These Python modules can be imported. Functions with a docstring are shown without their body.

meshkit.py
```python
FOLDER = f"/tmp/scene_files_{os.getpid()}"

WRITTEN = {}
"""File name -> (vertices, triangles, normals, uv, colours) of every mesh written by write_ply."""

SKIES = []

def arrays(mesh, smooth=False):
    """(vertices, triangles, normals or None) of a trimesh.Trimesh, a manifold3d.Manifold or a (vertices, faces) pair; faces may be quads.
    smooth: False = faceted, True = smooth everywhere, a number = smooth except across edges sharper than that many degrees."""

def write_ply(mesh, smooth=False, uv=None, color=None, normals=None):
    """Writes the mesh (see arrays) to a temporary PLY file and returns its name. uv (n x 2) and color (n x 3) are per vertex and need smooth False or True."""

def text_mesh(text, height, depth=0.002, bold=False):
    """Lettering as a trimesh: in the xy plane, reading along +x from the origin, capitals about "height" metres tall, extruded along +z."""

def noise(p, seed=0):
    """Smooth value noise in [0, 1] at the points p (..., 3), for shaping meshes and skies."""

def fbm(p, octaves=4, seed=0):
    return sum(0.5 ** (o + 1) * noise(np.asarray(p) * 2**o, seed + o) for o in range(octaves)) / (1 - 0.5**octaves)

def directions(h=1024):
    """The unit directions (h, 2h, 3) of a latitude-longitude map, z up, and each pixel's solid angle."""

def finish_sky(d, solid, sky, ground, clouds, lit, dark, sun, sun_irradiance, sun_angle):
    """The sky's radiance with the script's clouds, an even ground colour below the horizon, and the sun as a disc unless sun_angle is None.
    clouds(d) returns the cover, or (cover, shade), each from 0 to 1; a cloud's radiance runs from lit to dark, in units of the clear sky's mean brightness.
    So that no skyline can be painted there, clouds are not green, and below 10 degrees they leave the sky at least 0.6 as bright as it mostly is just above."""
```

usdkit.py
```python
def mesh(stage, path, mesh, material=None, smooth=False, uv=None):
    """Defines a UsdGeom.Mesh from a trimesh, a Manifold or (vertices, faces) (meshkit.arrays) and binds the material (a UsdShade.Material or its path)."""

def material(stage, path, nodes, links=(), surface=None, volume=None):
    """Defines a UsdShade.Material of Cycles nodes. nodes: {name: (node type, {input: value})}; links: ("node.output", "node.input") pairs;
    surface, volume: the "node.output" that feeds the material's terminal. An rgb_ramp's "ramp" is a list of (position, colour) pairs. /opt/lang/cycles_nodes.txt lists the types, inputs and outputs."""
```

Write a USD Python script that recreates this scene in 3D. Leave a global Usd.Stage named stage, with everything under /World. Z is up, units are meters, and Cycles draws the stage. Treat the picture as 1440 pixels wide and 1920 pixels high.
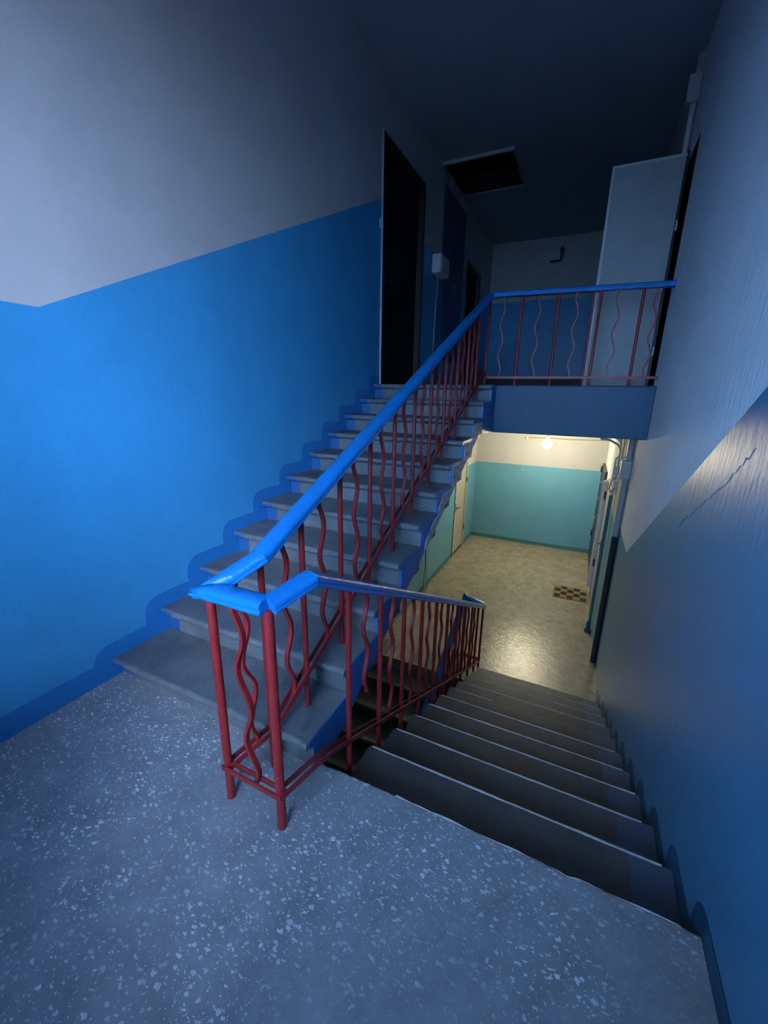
import math, random
import numpy as np, trimesh
import manifold3d as m3
from shapely.geometry import Polygon, LineString, box as sbox
from shapely.ops import unary_union
from shapely import affinity
from pxr import Usd, UsdGeom, UsdLux, UsdShade, Gf, Sdf
import usdkit, meshkit

stage = Usd.Stage.CreateInMemory()
UsdGeom.SetStageUpAxis(stage, UsdGeom.Tokens.z)
UsdGeom.SetStageMetersPerUnit(stage, 1.0)
UsdGeom.Xform.Define(stage, '/World')
UsdGeom.Scope.Define(stage, '/World/Looks')
rng = np.random.default_rng(7)
random.seed(7)

# ------------------------------------------------------------------ camera
CAM = (2.0972, -1.1661, 1.5177); YAW, PIT, ROL, FPX = -0.4424, -0.2769, 0.0180, 771.57
EXPOSURE = 0.0
fw = np.array([math.sin(YAW) * math.cos(PIT), math.cos(YAW) * math.cos(PIT), math.sin(PIT)])
r0 = np.cross(fw, [0, 0, 1]); r0 /= np.linalg.norm(r0); u0 = np.cross(r0, fw)
rr = r0 * math.cos(ROL) + u0 * math.sin(ROL); uu = -r0 * math.sin(ROL) + u0 * math.cos(ROL)
cam = UsdGeom.Camera.Define(stage, '/World/camera')
cam.AddTransformOp().Set(Gf.Matrix4d(*rr, 0, *uu, 0, *(-fw), 0, *CAM, 1))
cam.CreateHorizontalApertureAttr(36.0); cam.CreateVerticalApertureAttr(48.0)
cam.CreateFocalLengthAttr(36.0 * FPX / 1440)
cam.CreateClippingRangeAttr(Gf.Vec2f(0.05, 100))
cam.CreateExposureAttr(EXPOSURE)

# ------------------------------------------------------------------ daylight: overcast sky and the stair window behind the camera
BACK = -2.0                        # inner face of the back wall with the window
WIN = (0.80, 2.08, 0.80, 2.85)     # x0, x1, z0, z1 of the window opening
SKY = (0.31, 0.58, 1.0)
dome = UsdLux.DomeLight.Define(stage, '/World/sky_light')
dome.CreateColorAttr(Gf.Vec3f(*SKY)); dome.CreateIntensityAttr(7.5)
# the bright part of the overcast sky lies to the right outside the window: daylight comes in slanting towards the left wall
day = UsdLux.RectLight.Define(stage, '/World/window_daylight')
day.CreateWidthAttr(2.4); day.CreateHeightAttr(3.6)
day.CreateColorAttr(Gf.Vec3f(0.66, 0.735, 1.0)); day.CreateIntensityAttr(76.0)
def aim(pos, target):
    z = np.array(pos, float) - target; z /= np.linalg.norm(z)
    x = np.cross([0, 0, 1], z); x /= np.linalg.norm(x); y = np.cross(z, x)
    return Gf.Matrix4d(*x, 0, *y, 0, *z, 0, *map(float, pos), 1)
day.AddTransformOp().Set(aim((3.7, -4.1, 3.35), (1.6, -2.1, 1.75)))
LAMP_STRENGTH = 380.0
LAMP_COLOR = (1.0, 0.87, 0.58)

# ------------------------------------------------------------------ dimensions (metres; z = 0 is the half landing, y runs along the flights)
H, RUN = 0.14806, 0.30
W = 2.61; YU = -0.0816; XU = 1.2516; XD = 1.35
ZL = 11 * H; L = 3.164; ZLO = -ZL; SLAB = 1.174; CEIL = 4.40; FAR = 8.08
YD_END = 3.0

# ------------------------------------------------------------------ materials
def mat(name, nodes, links=(), surface='p.BSDF'):
    return usdkit.material(stage, '/World/Looks/' + name, nodes, links, surface=surface)

def painted(name, col, rough=0.45, var=0.10, bump=0.05, bscale=60, vscale=2.5, spec=0.5, stretch=(1, 1, 1), blotch=None):
    """Painted or plastered surface: slight tone variation, fine relief, optional blotches of another colour."""
    c = np.array(col)
    nodes = {'g': ('geometry', {}),
             'mp': ('mapping', {'scale': stretch}),
             'n': ('noise_texture', {'scale': vscale, 'detail': 5, 'roughness': 0.6}),
             'r': ('rgb_ramp', {'ramp': [(0.3, tuple(c * (1 - var))), (0.7, tuple(np.minimum(c * (1 + var), 0.95)))]}),
             'b': ('noise_texture', {'scale': bscale, 'detail': 6, 'roughness': 0.65}),
             'bp': ('bump', {'strength': 1.0, 'distance': bump * 0.02}),
             'p': ('principled_bsdf', {'roughness': rough, 'specular_ior_level': spec})}
    links = [('g.position', 'n.vector'), ('g.position', 'mp.vector'), ('mp.vector', 'b.vector'), ('n.fac', 'r.fac'), ('b.fac', 'bp.height'),
             ('bp.normal', 'p.normal')]
    if blotch:
        bc, lo, hi, bs = blotch
        nodes['bn'] = ('noise_texture', {'scale': bs, 'detail': 6, 'roughness': 0.7})
        nodes['br'] = ('rgb_ramp', {'ramp': [(lo, (0, 0, 0)), (hi, (1, 1, 1))]})
        nodes['bm'] = ('mix_color', {'b': tuple(bc)})
        links += [('g.position', 'bn.vector'), ('bn.fac', 'br.fac'), ('br.color', 'bm.fac'), ('r.color', 'bm.a'), ('bm.result', 'p.base_color')]
    else:
        links += [('r.color', 'p.base_color')]
    return mat(name, nodes, links)

M = {}
M['whitewash'] = painted('whitewash', (0.44, 0.44, 0.44), 0.85, 0.05, 0.05, 30, spec=0.2)
M['whitewash_rough'] = painted('whitewash_rough', (0.76, 0.79, 0.82), 0.85, 0.05, 0.26, 26, spec=0.2, stretch=(1, 1.6, 0.16))
M['ceiling'] = painted('ceiling_white', (0.38, 0.40, 0.43), 0.9, 0.05, 0.10, 40, spec=0.2)
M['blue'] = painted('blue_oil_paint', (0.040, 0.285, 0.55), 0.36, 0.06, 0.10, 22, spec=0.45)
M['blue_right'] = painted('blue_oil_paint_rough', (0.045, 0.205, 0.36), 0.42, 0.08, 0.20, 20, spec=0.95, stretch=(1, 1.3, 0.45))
M['band'] = painted('dark_blue_paint', (0.014, 0.175, 0.47), 0.38, 0.10, 0.15, 30)
M['teal'] = painted('teal_oil_paint', (0.118, 0.325, 0.44), 0.42, 0.05, 0.12, 25)
M['slab_blue'] = painted('deep_blue_paint', (0.007, 0.066, 0.135), 0.5, 0.10, 0.15, 20)
M['red'] = painted('dark_red_enamel', (0.30, 0.020, 0.021), 0.36, 0.15, 0.12, 60, 14)
M['red_chipped'] = painted('chipped_red_enamel', (0.35, 0.022, 0.023), 0.36, 0.15, 0.12, 60, 14, blotch=((0.6, 0.45, 0.45), 0.66, 0.70, 62))
M['handrail'] = painted('blue_handrail_paint', (0.008, 0.19, 0.56), 0.22, 0.08, 0.22, 34, 8, blotch=((0.012, 0.08, 0.34), 0.66, 0.74, 26))
M['white_enamel'] = painted('white_enamel', (0.60, 0.60, 0.58), 0.45, 0.06, 0.10, 30)
M['door_leaf'] = painted('white_door_paint', (0.38, 0.38, 0.39), 0.5, 0.10, 0.10, 30, 4, blotch=((0.25, 0.25, 0.25), 0.68, 0.76, 9))
M['beige_door'] = painted('beige_door_paint', (0.40, 0.37, 0.31), 0.42, 0.04, 0.06, 30)
M['grey_door'] = painted('grey_door_paint', (0.32, 0.30, 0.26), 0.42, 0.06, 0.06, 30)
M['black_door'] = painted('black_door_leatherette', (0.010, 0.010, 0.013), 0.6, 0.2, 0.12, 50, spec=0.2)
M['dark_metal'] = painted('dark_metal', (0.022, 0.022, 0.026), 0.4, 0.2, 0.05, 50)
M['dark_wood'] = painted('dark_brown_paint', (0.035, 0.022, 0.018), 0.5, 0.2, 0.1, 40)
M['grey_metal'] = painted('grey_enamel', (0.34, 0.34, 0.33), 0.45, 0.12, 0.1, 40)
M['navy'] = painted('navy_enamel', (0.012, 0.045, 0.12), 0.45, 0.12, 0.08, 30)
M['brown'] = painted('brown_floor_paint', (0.075, 0.050, 0.045), 0.55, 0.15, 0.1, 30)
M['plastic'] = painted('white_plastic', (0.55, 0.55, 0.53), 0.4, 0.03, 0.02, 40)
M['cable'] = painted('grey_cable', (0.20, 0.20, 0.20), 0.5, 0.05, 0.02, 40)
M['dark_teal'] = painted('dark_teal_paint', (0.045, 0.17, 0.21), 0.45, 0.08, 0.1, 30)
M['wood'] = painted('bare_wood', (0.28, 0.18, 0.09), 0.6, 0.15, 0.1, 30)
M['mat_beige'] = painted('mat_beige', (0.27, 0.22, 0.15), 0.95, 0.12, 0.5, 180, spec=0.1)
M['mat_brown'] = painted('mat_brown', (0.06, 0.045, 0.025), 0.95, 0.2, 0.5, 180, spec=0.1)
M['chrome'] = mat('chrome', {'p': ('principled_bsdf', {'base_color': (0.75, 0.75, 0.75), 'metallic': 1.0, 'roughness': 0.18})})
M['black'] = painted('black_cavity', (0.008, 0.008, 0.010), 0.9, 0.1, 0.05, 30, spec=0.1)
M['lamp'] = mat('lamp_glow', {'e': ('emission', {'color': LAMP_COLOR, 'strength': LAMP_STRENGTH})}, (), 'e.emission')
M['glass'] = mat('window_glass', {'t': ('transparent_bsdf', {'color': (0.95, 0.97, 1.0)}), 'g': ('glossy_bsdf', {'color': (1, 1, 1), 'roughness': 0.02}),
                 'f': ('fresnel', {'IOR': 1.45}), 'm': ('mix_closure', {})},
                 [('f.fac', 'm.fac'), ('t.BSDF', 'm.closure1'), ('g.BSDF', 'm.closure2')], 'm.closure')

# terrazzo: grey cement with pale stone chips, dirt in broad patches
M['terrazzo'] = mat('terrazzo', {
    'g': ('geometry', {}),
    'wn': ('noise_texture', {'scale': 60, 'detail': 2}),
    'wm': ('mix_vector', {'fac': 0.020}),
    'mp': ('mapping', {'rotation': (0, 0, 0.7), 'scale': (1.0, 1.7, 1.0)}),
    'v': ('voronoi_texture', {'scale': 52, 'randomness': 1.0}),
    'vs': ('voronoi_texture', {'scale': 105, 'randomness': 1.0}),
    'sc': ('separate_color', {}),
    'th': ('map_range', {'from_min': 0.36, 'from_max': 1.0, 'to_min': 0.0, 'to_max': 0.50, 'clamp': True}),
    'lt': ('math', {'math_type': 'less_than'}),
    'sc2': ('separate_color', {}),
    'th2': ('map_range', {'from_min': 0.42, 'from_max': 1.0, 'to_min': 0.0, 'to_max': 0.40, 'clamp': True}),
    'lt2': ('math', {'math_type': 'less_than'}),
    'mx': ('math', {'math_type': 'maximum'}),
    'pn': ('noise_texture', {'scale': 1.9, 'detail': 4, 'roughness': 0.6}),
    'pr': ('rgb_ramp', {'ramp': [(0.36, (0.10, 0.10, 0.10)), (0.60, (1, 1, 1))]}),
    'am': ('math', {'math_type': 'multiply'}),
    'bn': ('noise_texture', {'scale': 7, 'detail': 6, 'roughness': 0.7}),
    'base': ('rgb_ramp', {'ramp': [(0.3, (0.215, 0.220, 0.234)), (0.7, (0.335, 0.342, 0.355))]}),
    'chip': ('rgb_ramp', {'ramp': [(0.0, (0.52, 0.53, 0.54)), (1.0, (0.80, 0.80, 0.80))]}),
    'mixc': ('mix_color', {}),
    'b2': ('noise_texture', {'scale': 90, 'detail': 5, 'roughness': 0.7}),
    'bp': ('bump', {'strength': 1.0, 'distance': 0.0012}),
    'p': ('principled_bsdf', {'roughness': 0.50, 'specular_ior_level': 0.5})},
    [('g.position', 'wn.vector'), ('g.position', 'wm.a'), ('wn.color', 'wm.b'), ('wm.result', 'mp.vector'), ('mp.vector', 'v.vector'), ('mp.vector', 'vs.vector'),
     ('v.color', 'sc.color'), ('sc.r', 'th.value'), ('v.distance', 'lt.value1'), ('th.result', 'lt.value2'),
     ('vs.color', 'sc2.color'), ('sc2.r', 'th2.value'), ('vs.distance', 'lt2.value1'), ('th2.result', 'lt2.value2'),
     ('lt.value', 'mx.value1'), ('lt2.value', 'mx.value2'), ('g.position', 'pn.vector'), ('pn.fac', 'pr.fac'), ('mx.value', 'am.value1'), ('pr.color', 'am.value2'),
     ('g.position', 'bn.vector'), ('bn.fac', 'base.fac'), ('sc.g', 'chip.fac'), ('base.color', 'mixc.a'), ('chip.color', 'mixc.b'), ('am.value', 'mixc.fac'),
     ('mixc.result', 'p.base_color'), ('g.position', 'b2.vector'), ('b2.fac', 'bp.height'), ('bp.normal', 'p.normal')])

def step_material(name, lo, hi, rough, paint, x_edge, side, bump=0.004):
    """Cement steps with dirt and a painted margin beside the wall (side = -1: margin where x < x_edge on upright faces; +1: where x > x_edge everywhere)."""
    nodes = {'g': ('geometry', {}), 'n': ('noise_texture', {'scale': 5, 'detail': 7, 'roughness': 0.7}),
             'r': ('rgb_ramp', {'ramp': [(0.30, lo), (0.70, hi)]}),
             's': ('separate_xyz', {}), 'ns': ('separate_xyz', {}),
             'wob': ('noise_texture', {'scale': 16, 'detail': 4}), 'ws': ('math', {'math_type': 'multiply_add', 'value2': 0.06 * -side, 'value3': 0.0}),
             'xa': ('math', {'math_type': 'add'}),
             'cmp': ('math', {'math_type': 'less_than' if side < 0 else 'greater_than', 'value2': x_edge - 0.03 * side}),
             'up': ('math', {'math_type': 'less_than', 'value2': 0.55 if side < 0 else 2.0}), 'both': ('math', {'math_type': 'multiply'}),
             'amt': ('math', {'math_type': 'multiply', 'value2': 0.95 if side < 0 else 0.75}),
             'mx': ('mix_color', {'b': paint}),
             'b': ('noise_texture', {'scale': 34, 'detail': 7, 'roughness': 0.7}), 'bp': ('bump', {'strength': 1.0, 'distance': bump}),
             'c': ('voronoi_texture', {'scale': 120}), 'cs': ('separate_color', {}), 'ct': ('map_range', {'from_min': 0.8, 'from_max': 1.0, 'to_min': 0.0, 'to_max': 0.34, 'clamp': True}),
             'cl': ('math', {'math_type': 'less_than'}), 'ca': ('math', {'math_type': 'multiply', 'value2': 0.4}), 'cm': ('mix_color', {'b': (0.42, 0.43, 0.43)}),
             'p': ('principled_bsdf', {'roughness': rough})}
    links = [('g.position', 'n.vector'), ('n.fac', 'r.fac'), ('g.position', 's.vector'), ('g.true_normal', 'ns.vector'), ('g.position', 'wob.vector'),
             ('wob.fac', 'ws.value1'), ('s.x', 'xa.value1'), ('ws.value', 'xa.value2'), ('xa.value', 'cmp.value1'), ('ns.z', 'up.value1'),
             ('cmp.value', 'both.value1'), ('up.value', 'both.value2'), ('both.value', 'amt.value1'), ('amt.value', 'mx.fac'),
             ('g.position', 'c.vector'), ('c.color', 'cs.color'), ('cs.r', 'ct.value'), ('c.distance', 'cl.value1'), ('ct.result', 'cl.value2'), ('cl.value', 'ca.value1'),
             ('r.color', 'cm.a'), ('ca.value', 'cm.fac'), ('cm.result', 'mx.a'), ('mx.result', 'p.base_color'),
             ('g.position', 'b.vector'), ('b.fac', 'bp.height'), ('bp.normal', 'p.normal')]
    return mat(name, nodes, links)

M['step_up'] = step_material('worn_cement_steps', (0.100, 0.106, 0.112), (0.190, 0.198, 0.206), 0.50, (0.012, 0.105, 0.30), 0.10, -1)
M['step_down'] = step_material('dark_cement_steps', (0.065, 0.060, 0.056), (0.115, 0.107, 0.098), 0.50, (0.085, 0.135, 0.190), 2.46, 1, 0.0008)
M['worn_edge'] = painted('worn_step_edge', (0.55, 0.52, 0.47), 0.25, 0.2, 0.2, 60, 20)
M['low_floor'] = painted('worn_beige_floor', (0.31, 0.258, 0.168), 0.21, 0.26, 0.24, 15, 7, spec=0.8, blotch=((0.17, 0.138, 0.09), 0.56, 0.68, 15))
M['stringer'] = painted('blue_stringer_paint', (0.016, 0.160, 0.46), 0.42, 0.14, 0.2, 26, 6)
M['peeling'] = painted('peeling_whitewash', (0.52, 0.50, 0.47), 0.8, 0.15, 0.7, 40, 12, blotch=((0.16, 0.20, 0.24), 0.52, 0.60, 22))

# ------------------------------------------------------------------ helpers
used = {}
def numbered(parent, name):
    k = (str(parent), name); n = used.get(k, -1) + 1; used[k] = n
    return name if n == 0 else f'{name}_{n:03d}'

def path_of(parent):
    return '/World' if parent is None else str(parent.GetPath())

def info(p, label=None, cat=None, group=None, kind=None):
    for k, v in (('label', label), ('category', cat), ('group', group), ('kind', kind)):
        if v: p.SetCustomDataByKey(k, v)
    return p

def obj(name, mesh, m, parent=None, smooth=30, label=None, cat=None, group=None, kind=None):
    pp = path_of(parent)
    u = usdkit.mesh(stage, pp + '/' + numbered(pp, name), mesh, M[m], smooth=smooth)
    return info(u.GetPrim(), label, cat, group, kind)

def thing(name, label, cat, loc=(0, 0, 0), group=None, kind=None):
    x = UsdGeom.Xform.Define(stage, '/World/' + numbered('/World', name))
    if tuple(loc) != (0, 0, 0): x.AddTranslateOp().Set(Gf.Vec3d(*loc))
    return info(x.GetPrim(), label, cat, group, kind)

def dup(src, loc, label, group=None, rotz=None):
    name = src.GetName().rstrip('0123456789').rstrip('_')
    x = UsdGeom.Xform.Define(stage, '/World/' + numbered('/World', name))
    p = x.GetPrim()
    p.GetReferences().AddInternalReference(src.GetPath())
    x.ClearXformOpOrder()
    x.AddTranslateOp().Set(Gf.Vec3d(*loc))
    if rotz is not None: x.AddRotateZOp().Set(rotz)
    p.SetInstanceable(True)
    return info(p, label, src.GetCustomDataByKey('category'), group)

def cube(x0, x1, y0, y1, z0, z1):
    m = trimesh.creation.box((x1 - x0, y1 - y0, z1 - z0)); m.apply_translation(((x0 + x1) / 2, (y0 + y1) / 2, (z0 + z1) / 2)); return m

def rbox(x0, x1, y0, y1, z0, z1, r=0.004):
    """A box with chamfered edges."""
    s = m3.Manifold.cube((x1 - x0, y1 - y0, z1 - z0)).translate((x0, y0, z0))
    r = min(r, (x1 - x0) * .45, (y1 - y0) * .45, (z1 - z0) * .45)
    parts = [m3.Manifold.cube((x1 - x0 - 2 * r * (a != 0), y1 - y0 - 2 * r * (a != 1), z1 - z0 - 2 * r * (a != 2))).translate((x0 + r * (a != 0), y0 + r * (a != 1), z0 + r * (a != 2))) for a in range(3)]
    return m3.Manifold.batch_hull(parts)

def cat(*ms): return trimesh.util.concatenate([tm(m) for m in ms])
def tm(m):
    if isinstance(m, trimesh.Trimesh): return m
    if hasattr(m, 'to_mesh'):
        k = m.to_mesh(); return trimesh.Trimesh(k.vert_properties[:, :3], k.tri_verts, process=False)
    return trimesh.Trimesh(m[0], m[1], process=False)

def plate_x(poly, x0, x1):
    """Extrudes a (y, z) polygon from x0 to x1."""
    polys = getattr(poly, 'geoms', [poly]); out = []
    for g in polys:
        if g.is_empty or g.area < 1e-7 or g.geom_type != 'Polygon': continue
        m = trimesh.creation.extrude_polygon(g, x1 - x0, engine='earcut')
        v = m.vertices; m.vertices = np.stack([v[:, 2] + x0, v[:, 0], v[:, 1]], 1)
        out.append(m)
    return trimesh.util.concatenate(out)

def plate_y(poly, y0, y1):
    """Extrudes an (x, z) polygon from y0 to y1."""
    polys = getattr(poly, 'geoms', [poly]); out = []
    for g in polys:
        m = trimesh.creation.extrude_polygon(g, y1 - y0, engine='earcut')
        v = m.vertices; m.vertices = np.stack([v[:, 0], y1 - v[:, 2], v[:, 1]], 1)
        out.append(m)
    return trimesh.util.concatenate(out)

def tube(pts, r, n=10):
    """Round tube along a polyline."""
    return sweep(pts, [(r * math.cos(2 * math.pi * i / n), r * math.sin(2 * math.pi * i / n)) for i in range(n)])

def sweep(pts, prof, side=None):
    """Sweeps a closed profile (side, up) along a polyline with mitred joints and end caps. side: a fixed sideways direction."""
    P = np.asarray(pts, float); n = len(prof); pr = np.asarray(prof, float)
    T = np.diff(P, axis=0); T /= np.linalg.norm(T, axis=1, keepdims=True)
    rings = []; prev = None
    for i in range(len(P)):
        a = T[max(i - 1, 0)]; b = T[min(i, len(T) - 1)]; t = a + b; t /= np.linalg.norm(t)
        if side is not None: s = np.asarray(side, float)
        elif prev is None:
            s = np.cross(t, [0, 0, 1]) if abs(t[2]) < 0.95 else np.cross(t, [0, 1, 0])
        else: s = prev
        s = s - t * (s @ t); s /= np.linalg.norm(s); prev = s
        up = np.cross(s, t)
        k = 1 / max(0.5, math.sqrt((1 + a @ b) / 2))
        bend = b - a; bl = np.linalg.norm(bend)
        ring = P[i] + pr[:, :1] * s + pr[:, 1:] * up
        if bl > 1e-6:
            d = bend / bl; off = ring - P[i]; ring = ring + np.outer(off @ d, d) * (k - 1)
        rings.append(ring)
    v = np.vstack(rings); f = []
    for i in range(len(P) - 1):
        for j in range(n):
            q = (j + 1) % n
            f += [[i * n + j, i * n + q, (i + 1) * n + q], [i * n + j, (i + 1) * n + q, (i + 1) * n + j]]
    c0, c1 = len(v), len(v) + 1
    v = np.vstack([v, P[0], P[-1]])
    for j in range(n):
        q = (j + 1) % n
        f += [[c0, q, j], [c1, (len(P) - 1) * n + j, (len(P) - 1) * n + q]]
    m = trimesh.Trimesh(v, f, process=False)
    if m.volume < 0: m.invert()
    return m

def lathe(prof, loc=(0, 0, 0), axis='z', n=24):
    m = trimesh.creation.revolve(np.array(prof, float), sections=n)
    if m.volume < 0: m.invert()
    v = m.vertices
    if axis == 'x': m.vertices = np.stack([v[:, 2], v[:, 0], v[:, 1]], 1)
    if axis == 'y': m.vertices = np.stack([v[:, 1], v[:, 2], v[:, 0]], 1)
    m.apply_translation(loc); return m

# ------------------------------------------------------------------ the room shell
def nose_up(y): return H + (H / RUN) * (y - YU)
ZB = 2 * ZLO                                      # half landing one storey below
Y0 = BACK

# doors in the left wall: (y0, y1, z0, z1)
D1 = (3.10, 4.24, ZL, 3.93); D2 = (6.30, 7.22, ZL, 3.66); D3 = (6.49, 7.30, ZLO, 0.26)
left_face = sbox(Y0 - .25, ZB - .2, FAR + .2, CEIL + .5)
for a in (D1, D2, D3): left_face = left_face.difference(sbox(a[0], a[2], a[1], a[3]))
left = thing('wall_left', 'long left wall of the stairwell, whitewashed above blue oil paint', 'wall', kind='structure')
obj('plaster', plate_x(left_face, -0.20, 0.0), 'whitewash', left, smooth=False)
# oil-painted dado, a thin coat of its own on the plaster
sl = 0.4822
dado_up = Polygon([(Y0, -0.3), (Y0, 1.842), (-0.105, 1.842), (D1[0], 1.842 + sl * (D1[0] + .105)), (D1[0], 1.0), (0.6, -0.3)])
prof_up = Polygon([(Y0, -2), (Y0, 0.0)] + [(YU + RUN * k + d, H * (k + e)) for k in range(10) for d, e in ((0, 0), (0, 1))] + [(YU + 3.0, 10 * H), (YU + 3.0, ZL), (L + .1, ZL), (L + .1, -2)])
dado_up = dado_up.difference(prof_up.buffer(-0.05))
dado_land = sbox(D1[1], ZL, FAR, 3.345).difference(unary_union([sbox(d[0], d[2], d[1], d[3]) for d in (D1, D2)]))
dado_low = sbox(0.4, ZLO, FAR, 0.122).difference(sbox(D3[0], D3[2], D3[1], D3[3]))
low_prof = affinity.translate(prof_up, 0, 2 * ZLO)
dado_next = Polygon([(0.4, ZLO), (0.4, -3.0), (YU + 3.0, ZLO - .1), (YU + 3.0, ZLO)])
obj('painted_dado', plate_x(dado_up, -0.002, 0.0022), 'blue', left, smooth=False)
obj('painted_dado', plate_x(dado_land, -0.002, 0.0022), 'blue', left, smooth=False)
obj('painted_dado', plate_x(unary_union([dado_low, dado_next]), -0.002, 0.0022), 'teal', left, smooth=False, label='teal painted lower wall of the lit lower landing')
# dark blue band that follows the steps and the foot of the wall
stair_line = LineString([(YU + RUN * k + d - (0.0 if e else 0), H * (k + e)) for k in range(11) for d, e in ((0, 0), (0, 1))] + [(D1[0] - .02, ZL)])
solid_up = Polygon(list(stair_line.coords) + [(D1[0] - .02, -0.3), (YU, -0.3)])
foot = Polygon([(Y0, 0.0), (Y0, 0.155), (YU - 0.02, 0.155), (YU - 0.02, 0.0)])
band = unary_union([solid_up.buffer(0.088, quad_segs=6).difference(solid_up.buffer(-0.05)), foot])
band = band.intersection(sbox(Y0, -0.1, D1[0] - 0.015, 3)).buffer(-0.022).buffer(0.022)
obj('painted_band', plate_x(band, 0.0, 0.0045), 'band', left, smooth=False, label='darker blue stripe following the steps')
obj('painted_band', plate_x(sbox(3.2, ZLO, D3[0] - .03, ZLO + .09).union(sbox(D3[1] + .03, ZLO, FAR, ZLO + .09)), 0.0, 0.006), 'dark_teal', left, smooth=False, label='dark teal skirting stripe of the lower landing')

right = thing('wall_right', 'long right wall, streaky whitewash above blue paint, lit from below by the lamp', 'wall', kind='structure')
C1 = (3.40, 3.85, ZL, 3.53)                        # cupboard opening on the upper landing
right_face = sbox(Y0 - .25, ZB - .2, FAR + .2, CEIL + .5).difference(sbox(C1[0], C1[2], C1[1], C1[3]))
obj('plaster', plate_x(right_face, W, W + 0.2), 'whitewash_rough', right, smooth=False)
XR = 2.56                                          # beyond the step in the wall
GD = (4.98, 5.84, ZLO, 0.36); BD = (6.72, 7.86, ZLO, 0.32)
pier_lo = sbox(4.03, ZLO, FAR, SLAB)
obj('pier', plate_x(pier_lo.difference(unary_union([sbox(d[0], d[2], d[1], d[3]) for d in (GD, BD)])), XR, W + .01), 'whitewash', right, smooth=False)
obj('pier', plate_x(sbox(4.03, ZL, FAR, CEIL), XR, W + .01), 'whitewash', right, smooth=False)
dl = [(Y0, 1.90), (0.02, 1.90), (2.95, 0.214), (3.10, 0.125), (4.03, 0.122)]
dado_r = Polygon(dl + [(4.03, ZLO), (YD_END, ZLO - .05), (0.2, -.30), (Y0, -.05)])
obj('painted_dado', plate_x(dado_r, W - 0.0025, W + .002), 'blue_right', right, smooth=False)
obj('painted_dado', plate_x(sbox(4.03, ZLO, FAR, 0.122).difference(unary_union([sbox(d[0], d[2], d[1], d[3]) for d in (GD, BD)])), XR - 0.0025, XR + .002), 'teal', right, smooth=False, label='teal painted lower wall beside the doors')
obj('painted_dado', plate_x(sbox(4.03, ZL, FAR, 3.345), XR - 0.0025, XR + .002), 'blue', right, smooth=False)
obj('painted_dado', plate_y(sbox(XR - .0025, ZLO, W, 0.122), 4.0265, 4.032), 'dark_teal', right, smooth=False)
down_line = LineString([(Y0, 0.0), (0, 0)] + [(RUN * k + d, -H * (k + e)) for k in range(11) for d, e in ((0, 1), (RUN, 1))][:21] + [(3.9, ZLO)])
down_solid = Polygon(list(down_line.coords) + [(3.9, -2.3), (Y0, -2.3)])
band_r = down_solid.buffer(0.075, quad_segs=6).difference(down_solid.buffer(-0.05)).intersection(sbox(Y0, -2, 3.3, 2)).buffer(-0.02).buffer(0.02)
obj('painted_band', plate_x(band_r, W - 0.005, W + .001), 'slab_blue', right, smooth=False, label='dark blue stripe along the steps')
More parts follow.
